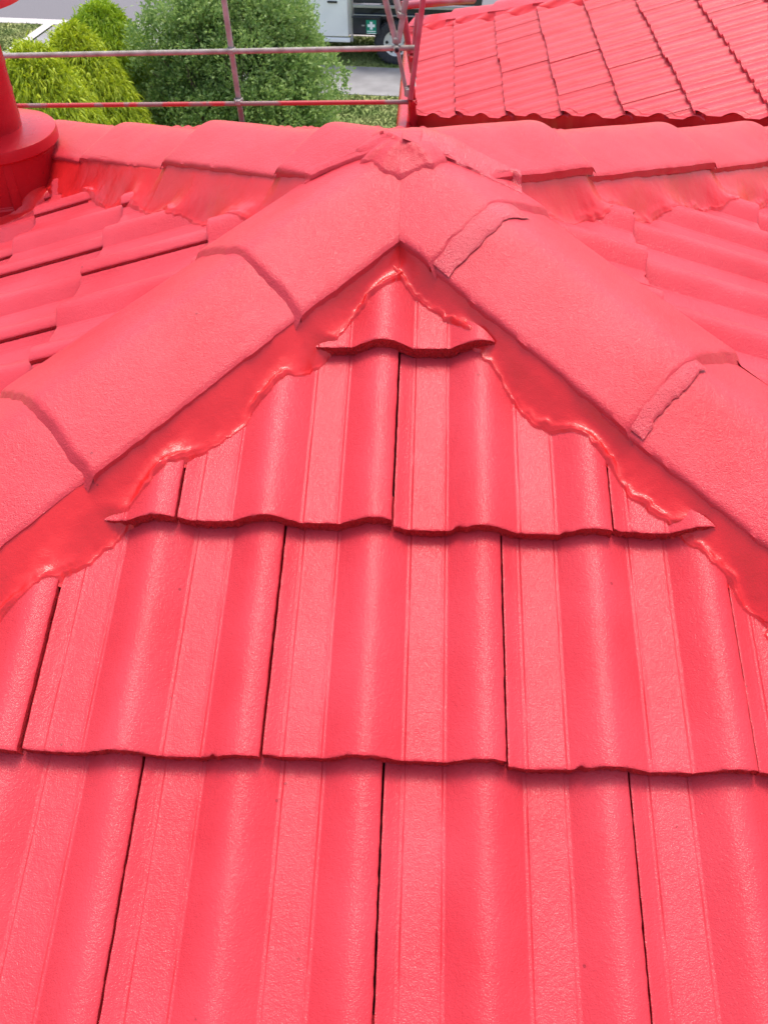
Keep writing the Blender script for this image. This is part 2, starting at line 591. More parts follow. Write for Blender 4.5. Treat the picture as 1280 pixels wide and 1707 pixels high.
#  # wing corner: x = -0.09, y = GH
gfar = Vector((-WB[0], -WB[1], 0))
wing = cheap_slope(SG, 'roof_slope', (-7.4, -1.4), [(Vector((VC / 2 + .04, VC / 2 + .04, 0)), gn), (Vector((-0.09, GH, 0)), gfar),
                   (Vector((0, 2.2, 0)), Vector((0, 1, 0)))], 'slope of the wing with many narrow tile channels')
# underlay of wing and back slopes and the valley tray
def sheet(name, pts, mat, parent=house, label=None):
    o = under(mesh_obj(name, pts, [tuple(range(len(pts)))], mat, parent, False))
    if label:
        o['label'] = label
    return o
gz = lambda x: GZ + T * x
sheet('wing_underlay', [(-0.09, VC + .26, gz(-.09) - .03), (2.74, VC - 2.57, gz(2.74) - .03), (3.0, 2.36, gz(3.0) - .03), (3.0, GH - 2.16, gz(3.0) - .03), (-0.09, GH, gz(-.09) - .03)], M_UNDER)
sheet('back_underlay', [(0, 0, -.04), (2.3, 2.3, -2.3 * T - .04), (-.05, EAVE, -EAVE * T - .04), (-EAVE, EAVE, -EAVE * T - .04)], M_UNDER)

# cut ends of the wing tiles pointed up with mortar along the valley
aa = np.linspace(-0.12, 2.45, 1300)
cx, cy = aa, VC + 0.115 - aa
ztop = SG.worldz(cx, cy) + 0.001
vv, ff = [], []
rows_ = 6
for i in range(rows_):
    k = i / (rows_ - 1)
    off = 0.006 * fbm(cx * 22, k * 3, 4.4, 3) - 0.012 * k + 0.003 * math.sin(k * 3.1)
    vv.append(np.stack([cx - 0.707 * (-off) * 0 + off * 0.7, cy + off * 0.7, ztop * (1 - k) + (gz(cx) - 0.5) * k], 1))
n_ = len(aa)
idx = np.arange(rows_ * n_).reshape(rows_, n_)
ff = np.stack([idx[:-1, :-1].ravel(), idx[1:, :-1].ravel(), idx[1:, 1:].ravel(), idx[:-1, 1:].ravel()], 1)
o = under(mesh_obj('valley_mortar', np.concatenate(vv), ff, M_MORT, house))

# ------------------------------------------------------------------ hips: caps and bedding
HALF, CTOP, CDROP, CPOW = 0.117, 0.090, 0.045, 1.7
def cap_h(v):
    a = np.clip(np.abs(v) / HALF, 0, 1.3)
    q = (np.sqrt(a * a + 0.06) - 0.245) / (math.sqrt(1.06) - 0.245)     # flat faces, softly rounded top
    return CTOP - CDROP * q
def set_hip(nm):
    global HALF, CTOP, CDROP
    HALF, CTOP, CDROP = (0.132, 0.083, 0.050) if nm.startswith('front') else (0.117, 0.089, 0.044)
TH_ = T / math.sqrt(2)

def hip_frame(dirn):
    A = np.array([dirn[0], dirn[1]]) / math.sqrt(2)
    # side +1: towards the front/back slope (the one facing +-Y), side -1: towards the left/right slope
    B = np.array([-dirn[0], dirn[1]]) / math.sqrt(2)
    return A, B

def hip_xyz(A, B, l, v, hz):
    l, v, hz = np.broadcast_arrays(l, v, hz)
    return np.stack([A[0] * l + B[0] * v, A[1] * l + B[1] * v, -l * TH_ + hz], -1)

def surf_z(x, y):
    """tile surface of the pyramid"""
    ax, ay = np.abs(x), np.abs(y)
    z = np.where(ay >= ax, np.where(y < 0, SF.worldz(x, y), SB.worldz(x, y)), np.where(x < 0, SL.worldz(x, y), SR.worldz(x, y)))
    return z

def make_cap(dirn, l0, l1, seed, lift=0.0, hi=True, over=0.045, tilt=0.013, wid=1.0, label=None, endmort=True):
    A, B = hip_frame(dirn)
    rg = np.random.default_rng(seed)
    nv, nl = (61, 46) if hi else (13, 3)
    vv = np.linspace(-1, 1, nv)
    vv = np.sign(vv) * np.abs(vv) ** 0.9
    L_ = np.linspace(l0 - over, l1, nl)
    if hi:
        L_ = np.unique(np.concatenate([L_, [l1 - 0.001, l1 - 0.003, l1 - 0.007]]))
        nl = len(L_)
    yaw = rg.normal(0, 0.012)
    Lg, Vg = np.meshgrid(L_, vv, indexing='ij')
    V = Vg * HALF * wid * (1 + 0.05 * (Lg - l0) / (l1 - l0))
    hz = cap_h(V / wid) + lift + tilt * (Lg - l0) / (l1 - l0) + rg.normal(0, 0.0015)
    if hi:
        hz = hz + 0.0022 * fbm(Lg * 9, V * 9, seed, 3) + 0.0004 * fbm(Lg * 70, V * 70, seed, 2)
        hz = hz - 0.004 * np.exp(-(l1 - Lg) / 0.003)
        hz = hz - 0.003 * np.exp(-(1 - np.abs(Vg)) / 0.02)
        e = 0.0022 * fbm(Lg * 55, seed, 0.0, 4)
        V = V + np.where(np.abs(Vg) > 0.985, e * np.sign(Vg), 0)
        Lg = Lg + np.where(Lg > l1 - 0.004, 0.0045 * fbm(Vg * 6, seed, 3.0, 4), 0)
    V = V + yaw * (Lg - 0.5 * (l0 + l1))
    P = hip_xyz(A, B, Lg, V, hz)
    idx = np.arange(nl * nv).reshape(nl, nv)
    VV = [P.reshape(-1, 3)]
    q = lambda id_, fl: np.stack([id_[:-1, :-1].ravel(), id_[:-1, 1:].ravel(), id_[1:, 1:].ravel(), id_[1:, :-1].ravel()][::(-1 if fl else 1)], 1)
    # winding depends on handedness of (A,B)
    hand = A[0] * B[1] - A[1] * B[0] > 0
    F = [q(idx, hand is False)]
    FM = [np.zeros(len(F[0]))]
    base = nl * nv
    th = 0.015
    for side in (0, nv - 1):
        prev = idx[:, side]
        for k in (0.5, 1.0):
            jit = 0.0012 * fbm(Lg[:, side] * 120, k * 5, seed, 2) if hi else 0
            p = hip_xyz(A, B, Lg[:, side], V[:, side] - (1 if side else -1) * 0.002 * k + jit, hz[:, side] - th * k)
            VV.append(p)
            cur = np.arange(base, base + nl); base += nl
            F.append(q(np.stack([prev, cur]), (side == 0) == hand)); FM.append(np.ones(len(F[-1])))
            prev = cur
    prev = idx[-1]
    for k in (0.33, 0.66, 1.0):
        jit = 0.002 * fbm(V[-1] * 90, k * 5, seed, 3) if hi else 0
        p = hip_xyz(A, B, Lg[-1] + jit + 0.013 * k, V[-1], hz[-1] - 0.015 * k)
        VV.append(p)
        cur = np.arange(base, base + nv); base += nv
        F.append(q(np.stack([prev, cur]), not (hand is False) is False if False else (hand is False))); FM.append(np.ones(len(F[-1])))
        prev = cur
    o = under(mesh_obj('ridge_cap', np.concatenate(VV), np.concatenate(F), None, house, True, [M_CAP, M_CAP], np.concatenate(FM)))
    o.data.set_sharp_from_angle(angle=R(55))
    if label:
        o['label'] = label
    if l0 < 0.3:      # mitred against the neighbouring hips
        sx, sy = dirn
        ov = 0.03 if (sx > 0 and sy > 0) else 0.002
        clip_obj(o, [(Vector((-0.002 * sx, 0, 0)), Vector((sx, 0, 0))), (Vector((0, -ov * sy, 0)), Vector((0, sy, 0)))])
    return o

CAPS = {
    'front_left': [0.0, 0.34, 0.722],
    'front_right': [0.0, 0.205, 0.60],
    'back_left': [0.0, 0.20, 0.60],
    'back_right': [0.0, 0.36, 0.80],
}
seed = 11
TILT = {'fron': 0.012, 'back': 0.019}
for nm, d in HIPS.items():
    js = list(CAPS[nm])
    while js[-1] < 6.5:
        js.append(js[-1] + 0.388)
    for i in range(len(js) - 1):
        seed += 7
        hi = js[i] < 1.7
        lift, wid = 0.0, 1.0
        set_hip(nm)
        if nm == 'back_right':
            wid = 1.06
            if i == 0:
                lift = 0.007
        if nm == 'back_right' and js[i] > 3.2:
            break
        make_cap(d, js[i], js[i + 1], seed, lift, hi, wid=wid, tilt=TILT[nm[:4]])

# hand-read feet of the mortar, (distance down the hip, offset from the hip line)
FOOT = {
    ('front_left', 1): [(0.10, .150), (.156, .155), (.253, .150), (.323, .174), (.364, .183), (.424, .169), (.51, .191), (.593, .184), (.617, .173), (.699, .184), (.726, .207), (.809, .205), (.839, .199), (.921, .194)],
    ('front_right', 1): [(0.10, .150), (.155, .156), (.213, .146), (.325, .150), (.376, .165), (.44, .187), (.482, .193), (.555, .152), (.645, .178), (.68, .181), (.733, .163), (.777, .179), (.819, .176), (.862, .195), (.888, .185)],
}
MPOW = 1.45
def make_mortar(nm, side, lmax, seed):
    set_hip(nm)
    A, B = hip_frame(HIPS[nm])
    nl, nw = int(lmax / 0.0032), 26
    L_ = np.linspace(0.0, lmax, nl)
    tab = FOOT.get((nm, side))
    if tab:
        foot = np.interp(L_, [a for a, b in tab], [b for a, b in tab])
        foot = 0.55 * foot + 0.45 * 0.171
        foot = np.where(L_ > tab[-1][0], 0.185 + 0.018 * fbm(L_ * 9, seed, 0, 2), foot)
        foot = foot + 0.004 * fbm(L_ * 40, seed, 0, 3)
    else:
        foot = 0.182 + 0.018 * fbm(L_ * 8, seed, 0, 2) + 0.005 * fbm(L_ * 40, seed, 0, 3)
    kf = np.hanning(27)[1:-1]; kf /= kf.sum()
    smf = np.convolve(np.pad(foot, 12, mode='edge'), kf, 'valid')
    foot = foot + 0.0045 * fbm(L_ * 85, seed, 1, 4)
    wmain = np.concatenate([np.linspace(0, 0.9, nw - 8), np.linspace(0.92, 1.0, 5), [1.03, 1.08, 1.15]])
    Lg, W = np.meshgrid(L_, wmain, indexing='ij')
    V0 = HALF - 0.005
    FT = np.broadcast_to(foot[:, None], Lg.shape)
    V = V0 + (FT - V0) * W
    # underside height of the cap edge along this hip
    js = list(CAPS[nm])
    while js[-1] < 6.5:
        js.append(js[-1] + 0.388)
    js = np.array(js)
    k = np.clip(np.searchsorted(js, L_) - 1, 0, len(js) - 2)
    fr = (L_ - js[k]) / (js[k + 1] - js[k])
    lift = 0.007 * ((nm == 'back_right') & (k == 0))
    edge = float(cap_h(np.array(V0))) + TILT[nm[:4]] * fr - 0.0035 + lift
    edge = np.convolve(np.pad(edge, 4, mode='edge'), np.ones(9) / 9, 'valid')
    P = hip_xyz(A, B, Lg, V * side, 0 * V)
    tz = surf_z(P[..., 0], P[..., 1])
    # smooth the tile relief a bit under the mortar body
    top = (-Lg * TH_ + edge[:, None])
    w1 = np.clip((V - V0) / (smf[:, None] - V0), 0, 1)
    zp = -T * np.maximum(np.abs(P[..., 0]), np.abs(P[..., 1]))
    thick = np.clip(tz - zp, 0.0, 0.07)
    fine = side == 1 and nm.startswith('front')
    kern = np.hanning(9 if fine else 33)[1:-1]; kern /= kern.sum()
    thick = np.apply_along_axis(lambda c: np.convolve(np.pad(c, len(kern) // 2, mode='edge'), kern, 'valid'), 0, thick)
    bl = np.clip((w1 - 0.42) / 0.5, 0, 1) if fine else np.clip(1.25 * w1 - 0.15, 0, 1) ** 1.3
    zb = zp + bl * thick + (1 - bl) * 0.02 + 0.0025
    zc = zb + np.clip(top - zb, 0, 1) * (1 - w1) ** MPOW
    zc = zc + 0.0030 * fbm(Lg * 16, V * 16, seed, 4) * np.sin(np.pi * w1)
    zc = zc + 0.0042 * np.exp(-((W - 0.9) / 0.07) ** 2) * np.clip(0.4 + 1.5 * fbm(Lg * 22, seed, 2.0, 3), 0, 1.4)
    zc = zc + 0.0016 * fbm(Lg * 110, V * 110, seed, 3) * w1 - 0.05 * np.clip(W - 1, 0, 1)
    z = np.where(w1 > 0.6, np.maximum(zc, tz - 0.003), zc) if fine else np.where(w1 > 0.35, np.maximum(zc, tz - 0.003), zc)
    z = np.where(W > 1.01, tz - 0.006, z)
    P[..., 2] = z
    n0, n1 = P.shape[:2]
    idx = np.arange(n0 * n1).reshape(n0, n1)
    f = np.stack([idx[:-1, :-1].ravel(), idx[:-1, 1:].ravel(), idx[1:, 1:].ravel(), idx[1:, :-1].ravel()], 1)
    hand = (A[0] * B[1] - A[1] * B[0]) * side > 0
    if not hand:
        f = f[:, ::-1]
    o = under(mesh_obj('mortar_bedding', P.reshape(-1, 3), f, M_MORT, house))
    face_up(o)
    # near the apex the two sides of a slope meet: keep each to its own half
    S = (SF if nm.startswith('front') else SB) if side == 1 else (SL if nm.endswith('left') else SR)
    along = Vector((S.r[0], S.r[1], 0)) * (1 if np.dot(A, S.r[:2]) > 0 else -1)
    clip_obj(o, [(along * -0.012, along)])
    return o
for i, nm in enumerate(HIPS):
    make_mortar(nm, 1, 1.9 if nm.startswith('front') else 3.0, 31 + i)
    make_mortar(nm, -1, 2.4, 61 + i)

# far hip of the wing, seen along the top edge of the photograph
def wing_cap(l0, l1, seed):
    A, B = WA, WB
    O = np.array([-0.09, GH])
    Lg, Vg = np.meshgrid(np.linspace(l0 - .04, l1, 10), np.linspace(-1, 1, 15), indexing='ij')
    V = Vg * 0.13
    hz = cap_h(V) - 0.004 - 0.022 * (Lg - l0) / (l1 - l0)
    P = np.stack([O[0] + A[0] * Lg + B[0] * V, O[1] + A[1] * Lg + B[1] * V, gz(-0.09) + Lg * T * WA[0] + hz], -1)
    idx = np.arange(P.shape[0] * P.shape[1]).reshape(P.shape[:2])
    vv = [P.reshape(-1, 3)]
    q = lambda i_: np.stack([i_[:-1, :-1].ravel(), i_[:-1, 1:].ravel(), i_[1:, 1:].ravel(), i_[1:, :-1].ravel()], 1)
    ff = [q(idx)]
    base = P.shape[0] * P.shape[1]
    for e in (P[:, 0], P[:, -1], P[0, :], P[-1, :]):
        lo = e.copy(); lo[:, 2] -= 0.016
        vv.append(e); vv.append(lo)
        n = len(e)
        ff.append(q(np.stack([np.arange(base, base + n), np.arange(base + n, base + 2 * n)])))
        base += 2 * n
    o = under(mesh_obj('ridge_cap', np.concatenate(vv), np.concatenate(ff), M_CAP, house))
    o.data.set_sharp_from_angle(angle=R(55))
l = 0.0
while l < 4.2:
    wing_cap(l, l + 0.39, 3)
    l += 0.39
Lg, W = np.meshgrid(np.linspace(-0.02, 4.2, 500), np.linspace(0, 1, 8), indexing='ij')
V = -0.118 - W * (0.06 + 0.025 * fbm(Lg * 8, 3.3, 0, 3))
X, Y = -0.09 + WA[0] * Lg + WB[0] * V, GH + WA[1] * Lg + WB[1] * V
tz = SG.worldz(X, Y)
top = gz(-0.09) + Lg * T * WA[0] + CTOP - CDROP - 0.012
Z = tz + np.clip(top - tz, 0, 1) * (1 - W) ** 1.6 - 0.01 * (W > 0.99) + 0.002
idx = np.arange(Z.size).reshape(Z.shape)
under(mesh_obj('mortar_bedding', np.stack([X, Y, Z], -1).reshape(-1, 3), np.stack([idx[:-1, :-1].ravel(), idx[:-1, 1:].ravel(), idx[1:, 1:].ravel(), idx[1:, :-1].ravel()], 1), M_MORT, house))
# far slope of the wing
sheet('roof_slope', [(-0.09, GH, gz(-.09)), (2.9, GH - 2.09, gz(2.9)), (5.9, GH, gz(-.09))], M_FAR, label='far slope of the wing')

# gutters, fascia and walls
m = MB()
m.tube([(-0.155, 4.62, GZ - 0.085), (-0.155, GH + 0.06, GZ - 0.085)], 0.055, 12)
m.tube([(-0.10, 4.86, GZ - 0.085), (-EAVE - .1, 4.86, GZ - 0.085)], 0.05, 12)
under(m.build('gutter', M_METAL, house, True))
m = MB()
m.box((0, 0, -3.22), (8.3, 8.3, 2.94))
m.box((3.0, 4.9, -3.4), (5.0, 3.2, 2.6))
under(m.build('wall', M_BRICK, house))

# ------------------------------------------------------------------ rough mortar seams over cap joints
def collar(nm, l0, l1, v0, v1, seed, hgt=0.006, extra=0.0):
    set_hip(nm)
    A, B = hip_frame(HIPS[nm])
    Lg, Vg = np.meshgrid(np.linspace(0, 1, 26), np.linspace(0, 1, 90), indexing='ij')
    ra = 0.006 * fbm(Vg * 9, seed, 0, 4)
    Ls = l0 + (l1 - l0) * Lg + ra
    V = v0 + (v1 - v0) * Vg
    fade = np.clip(np.sin(np.pi * Lg), 0, 1) ** 0.5 * np.clip(np.sin(np.pi * np.clip(Vg, 0.0, 1)), 0, 1) ** 0.35
    hz = cap_h(V) + extra + hgt * fade * (1 + 0.4 * fbm(Ls * 60, V * 60, seed, 3)) - 0.004 * (1 - fade)
    P = hip_xyz(A, B, Ls, V, hz)
    idx = np.arange(Lg.size).reshape(Lg.shape)
    f = np.stack([idx[:-1, :-1].ravel(), idx[:-1, 1:].ravel(), idx[1:, 1:].ravel(), idx[1:, :-1].ravel()], 1)
    if A[0] * B[1] - A[1] * B[0] < 0:
        f = f[:, ::-1]
    o = face_up(under(mesh_obj('mortar_patch', P.reshape(-1, 3), f, M_ROUGH, house)))
    return o
collar('front_right', 0.186, 0.240, 0.132, -0.05, 3, 0.0010, 0.0075)
collar('front_right', 0.588, 0.622, 0.132, -0.01, 5, 0.0010, 0.0075)

def cap_surface(x, y):
    out = np.full(np.shape(x), -9.0)
    for nm, d in HIPS.items():
        set_hip(nm)
        A, B = hip_frame(d)
        l = x * A[0] + y * A[1]
        v = x * B[0] + y * B[1]
        z = -l * TH_ + cap_h(np.clip(v, -.16, .16)) + TILT[nm[:4]] * np.clip(l / CAPS[nm][1], 0, 1) + (0.007 if nm == 'back_right' else 0)
        out = np.maximum(out, np.where((l > -0.02) & (np.abs(v) < HALF * 1.04), z, -9))
    return out
def seam(name, ax, t0, t1, w0, w1, sd_, mat, hgt, off=0.0):
    tt, ww = np.meshgrid(np.linspace(t0, t1, 130), np.linspace(-1, 1, 24), indexing='ij')
    fr = (tt - t0) / (t1 - t0)
    wd = (w0 + (w1 - w0) * fr) * (1 + 0.35 * fbm(tt * 30, np.sign(ww) * 3, sd_, 3))
    X = ax[0] * tt - ax[1] * (ww * wd + off * fr)
    Y = ax[1] * tt + ax[0] * (ww * wd + off * fr)
    Z = cap_surface(X, Y)
    k = 4
    for _ in range(2):
        Z = np.where(Z < -5, np.max(np.where(Z < -5, -9, Z), axis=1, keepdims=True), Z)
    Zs = (Z + np.roll(Z, 1, 1) + np.roll(Z, -1, 1)) / 3
    Zs[:, 0], Zs[:, -1] = Z[:, 0], Z[:, -1]
    edge = np.clip(1 - np.abs(ww), 0, 1)
    body = hgt * edge ** 0.5 * (1 + 0.35 * fbm(X * 45, Y * 45, sd_, 3))
    Z = Zs + body - 0.006 * (edge <= 0.001)
    idx = np.arange(Z.size).reshape(Z.shape)
    f = np.stack([idx[:-1, :-1].ravel(), idx[1:, :-1].ravel(), idx[1:, 1:].ravel(), idx[:-1, 1:].ravel()], 1)
    return face_up(under(mesh_obj(name, np.stack([X, Y, Z], -1).reshape(-1, 3), f, mat, house)))
seam('mortar_seam', (-1, 0), 0.035, 0.17, 0.018, 0.016, 3, M_CAP, 0.0025)
seam('mortar_patch', (1, 0), 0.03, 0.20, 0.034, 0.036, 8, M_ROUGH, 0.005, 0.0)
gx, gy = np.meshgrid(np.linspace(0, 1, 22), np.linspace(0, 2 * np.pi, 73), indexing='ij')
rr_ = 0.078 * gx * (1 + 0.22 * fbm(np.cos(gy) * 3, np.sin(gy) * 3, 1.0, 3))
X, Y = rr_ * np.cos(gy), rr_ * np.sin(gy)
set_hip('back_left')
ZC = np.minimum(cap_surface(X, Y), 0.096)
kk = np.hanning(13)[1:-1]; kk /= kk.sum()
ZC = np.apply_along_axis(lambda c: np.convolve(np.concatenate([c[-6:-1], c, c[1:6]]), kk, 'valid'), 1, ZC)
Z = ZC * gx ** 0.7 + (0.088 - 0.12 * rr_) * (1 - gx ** 0.7) + 0.0055 * (1 - gx ** 2) + 0.0018 * fbm(X * 40, Y * 40, 2.0, 3)
Z = np.where(gx > 0.97, Z - 0.006, Z)
idx = np.arange(Z.size).reshape(Z.shape)
o = under(mesh_obj('apex_mortar', np.stack([X, Y, Z], -1).reshape(-1, 3), np.stack([idx[:-1, :-1].ravel(), idx[1:, :-1].ravel(), idx[1:, 1:].ravel(), idx[:-1, 1:].ravel()], 1), M_CAP, house))
face_up(o)

# ------------------------------------------------------------------ flue
def ray_hit_plane(px, py, n, d0):
    d = _F + _R2 * (px - 640) / FPX - _U2 * (py - 853.5) / FPX
    n = np.array(n, float)
    k = (d0 - n @ CAMLOC) / (n @ d)
    return CAMLOC + k * d
FC = ray_hit_plane(16, 329, (-T, 0, 1), 0.02)
flue = empty('flue', FC, 'red painted metal flue with round drum base at the left end of the ridge', 'flue')
def prof_obj(name, prof, mat=M_METAL, n=96, wob=0.0, parent=flue):
    m_ = MB(); m_.lathe(prof, n, wob=wob)
    return m_.build(name, mat, parent, True)
prof_obj('drum', [(0.139, -0.14), (0.139, 0.0), (0.142, 0.03), (0.1425, 0.032), (0.141, 0.034), (0.146, 0.12), (0.150, 0.168)], wob=0.0012)
prof_obj('band', [(0.1405, -0.03), (0.1445, -0.026), (0.1445, 0.026), (0.1405, 0.031)], wob=0.002)
prof_obj('lid', [(0.1535, 0.140), (0.160, 0.146), (0.1585, 0.166), (0.157, 0.171), (0.150, 0.174), (0.10, 0.180), (0.07, 0.182), (0.03, 0.185)], wob=0.0016)
pr = []
for i in range(60):
    z = 0.175 + i * 0.009
    rr = 0.078 - 0.012 * (z - 0.175)
    bead = max(0, 1 - abs(((z - 0.175) % 0.062) - 0.031) / 0.006)
    pr.append((rr + 0.0032 * bead, z))
pr = [(0.088, 0.176), (0.084, 0.181)] + pr
prof_obj('pipe', pr)
prof_obj('cowl', [(0.02, 0.60), (0.12, 0.545), (0.150, 0.50), (0.155, 0.468), (0.150, 0.468), (0.14, 0.50), (0.05, 0.53)])
m = MB()
m.box((0.139 * math.cos(-1.05) + 0.004, 0.139 * math.sin(-1.05) - 0.004, 0.09), (0.022, 0.006, 0.14), 0.002, Matrix.Rotation(-1.05 + math.pi / 2, 3, 'Z'))
m.build('seam', M_METAL, flue, True)
# flashing skirt draped on the tiles
ang = np.linspace(0, 2 * np.pi, 181)
rad = np.linspace(0, 1, 14)
Rg, Ag = np.meshgrid(rad, ang, indexing='ij')
outer = 0.172 + 0.015 * noise(np.cos(Ag) * 3, np.sin(Ag) * 3, 2.0) + 0.006 * noise(np.cos(Ag) * 14, np.sin(Ag) * 14, 3.0)
RR = 0.136 + (outer - 0.136) * Rg
X, Y = FC[0] + RR * np.cos(Ag), FC[1] + RR * np.sin(Ag)
Z = surf_z(X, Y) + 0.016 * (1 - Rg) ** 2.2 + 0.001 + 0.003 * fbm(X * 30, Y * 30, 0, 3)
Z = np.where(Rg > 0.99, Z - 0.012, Z)
idx = np.arange(Rg.size).reshape(Rg.shape)
P = np.stack([X - FC[0], Y - FC[1], Z - FC[2]], -1).reshape(-1, 3)
mesh_obj('flashing', P, np.stack([idx[:-1, :-1].ravel(), idx[1:, :-1].ravel(), idx[1:, 1:].ravel(), idx[:-1, 1:].ravel()], 1), M_MORT, flue)

# ------------------------------------------------------------------ scaffold edge protection
def onY(px, py, y):
    d = _F + _R2 * (px - 640) / FPX - _U2 * (py - 853.5) / FPX
    k = (y - CAMLOC[1]) / d[1]
    return CAMLOC + k * d
SO = np.array([-0.2, 5.0, -4.7])
scaf = empty('scaffold', SO, 'weathered steel scaffold guard rails splashed with red paint behind the roof ridge', 'scaffold')
def tube(name, pts, r, mat, label=None, n=14):
    m_ = MB()
    m_.tube([np.array(p) - SO for p in pts], r, n)
    o_ = m_.build(name, mat, scaf, True)
    if label:
        o_['label'] = label
    return o_
YS = 5.0
a, b = onY(10, 93, YS), onY(697, 79.5, YS)
tube('guard_rail', [a + (a - b) * 0.35, b], 0.0165, M_GALV)
a, b = onY(80, 176, YS), onY(686, 170, YS)
tube('guard_rail', [a + (a - b) * 0.5, b], 0.0150, M_GALVR, 'rail splashed with red paint')
a, b = onY(372, -10, YS + .04), onY(404, 205, YS + .04)
tube('post', [a + (a - b) * 0.8, b], 0.0185, M_GALV)
tube('post', [b + (a - b) * 0.12, b - (a - b) * 2.6], 0.0187, M_GALVR, 'red foot of the post')
def clamp(p, size=0.03, mat=M_GALV):
    m_ = MB()
    m_.lathe([(0.024, -size), (0.029, -size + .003), (0.029, size - .003), (0.024, size)], 16, tuple(np.array(p) - SO))
    m_.box(tuple(np.array(p) - SO + np.array([0.0, -0.03, 0])), (0.035, 0.03, size * 1.6), 0.004)
    m_.tube([np.array(p) - SO + np.array([0.02, -0.04, 0]), np.array(p) - SO + np.array([0.02, 0.03, 0])], 0.006, 8)
    return m_.build('clamp', mat, scaf, True)
clamp(onY(386, 84, YS + .02), 0.018)
clamp(onY(398, 168, YS + .02), 0.018)
# corner cluster at the wing eave
tube('brace', [onY(636, -25, YS), onY(659, 66, YS)], 0.0195, M_GALV)
tube('brace', [onY(681, -25, YS - .02), onY(664, 68, YS - .02)], 0.0185, M_GALV)
tube('brace', [onY(655, -25, YS + .25), onY(667, 28, YS + .2)], 0.021, M_GALV)
tube('brace', [onY(672, 20, YS + .12), onY(688, 120, YS + .12)], 0.021, M_PINKST)
tube('brace', [onY(660, 70, YS + .03), onY(679, 160, YS)], 0.0135, M_GALV)
tube('post', [onY(710, -40, YS - .05), onY(684, 165, YS - .05)], 0.0175, M_PINKST)
tube('post', [onY(695, 22, YS + .35), onY(688, 90, YS + .3)], 0.012, M_PINKST)
tube('post', [onY(685, 148, YS), onY(689, 215, YS)], 0.027, M_METAL, 'dark red foot of the corner post')
tube('guard_rail', [onY(668, 8, 6.9), onY(790, -1, 7.4)], 0.028, M_PINKST, 'pink red rail beyond the wing')
tube('guard_rail', [onY(668, 14, 6.9), onY(790, 4, 7.4)], 0.010, M_METAL)
tube('transom', [onY(660, 79, YS - .03), onY(661.5, 84, YS - .10)], 0.019, M_GALV)
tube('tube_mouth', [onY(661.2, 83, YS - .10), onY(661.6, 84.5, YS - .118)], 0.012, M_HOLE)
clamp(onY(661, 66, YS), 0.02)
clamp(onY(670, 24, YS), 0.018)
clamp(onY(681, 152, YS), 0.03)
clamp(onY(688, 96, YS), 0.02, M_GALVR)
clamp(onY(688, 170, YS - .02), 0.02, M_METAL)

# ------------------------------------------------------------------ ground
GR = -4.7
def gpt(px, py, z=GR):
    d = _F + _R2 * (px - 640) / FPX - _U2 * (py - 853.5) / FPX
    k = (z - CAMLOC[2]) / d[2]
    return CAMLOC + k * d
M_GRASS = simple('lawn_grass', (0.15, 0.21, 0.045), 0.9, c2=(0.30, 0.32, 0.11), sc=2.2, bump=0.03, bsc=30)
M_CONC = simple('footpath_concrete', (0.20, 0.19, 0.185), 0.85, c2=(0.27, 0.26, 0.25), sc=3)
M_KERB = simple('pale_kerb_concrete', (0.42, 0.38, 0.36), 0.85, c2=(0.5, 0.46, 0.43), sc=6)
M_ROAD = simple('asphalt', (0.125, 0.115, 0.12), 0.85, c2=(0.155, 0.143, 0.148), sc=40)
ROT = math.atan2(-0.125, 1.0)      # the street is turned a few degrees
ux, uy = math.cos(ROT), math.sin(ROT)
PR = np.array([-1.0, 15.4])        # street edge of the footpath
def street(u0, u1, v0, v1, z, name, mat, kind='structure', thick=0.0):
    c = [PR + np.array([ux, uy]) * u + np.array([-uy, ux]) * v for u, v in ((u0, v0), (u1, v0), (u1, v1), (u0, v1))]
    pts = [(x, y, z) for x, y in c]
    fs = [(0, 1, 2, 3)]
    if thick:
        pts += [(x, y, z - thick) for x, y in c]
        fs += [(0, 4, 5, 1), (1, 5, 6, 2), (2, 6, 7, 3), (3, 7, 4, 0)]
    o_ = mesh_obj(name, pts, fs, mat, None, False)
    return tag(o_, kind=kind)
g = mesh_obj('ground', [(-250, -250, GR - .12), (250, -250, GR - .12), (250, 400, GR - .12), (-250, 400, GR - .12)], [(0, 1, 2, 3)], M_GRASS, None, False)
tag(g, kind='structure')
def lawn():
    street(-60, 60, -40, -1.32, GR, 'lawn', M_GRASS, thick=.14)
    street(-60, 60, 0.0, 1.60, GR, 'grass_verge', M_GRASS, thick=.14)
lawn()
street(-60, 60, -1.31, -0.01, GR + 0.006, 'footpath', M_CONC, thick=.14)
street(-60, 60, 1.61, 1.90, GR + 0.01, 'kerb', M_KERB, thick=.14)
street(-80, 80, 1.91, 9.2, GR - 0.10, 'road', M_ROAD)
street(-60, 60, 9.21, 9.5, GR + 0.01, 'kerb', M_KERB, thick=.14)
street(-60, 60, 9.51, 60, GR, 'lawn', M_GRASS, thick=.14)
street(-6.35, -3.6, 0.0, 1.60, GR + 0.008, 'driveway_apron', M_CONC)
street(-6.55, -6.36, 0.0, 1.60, GR + 0.03, 'driveway_kerb', M_KERB)
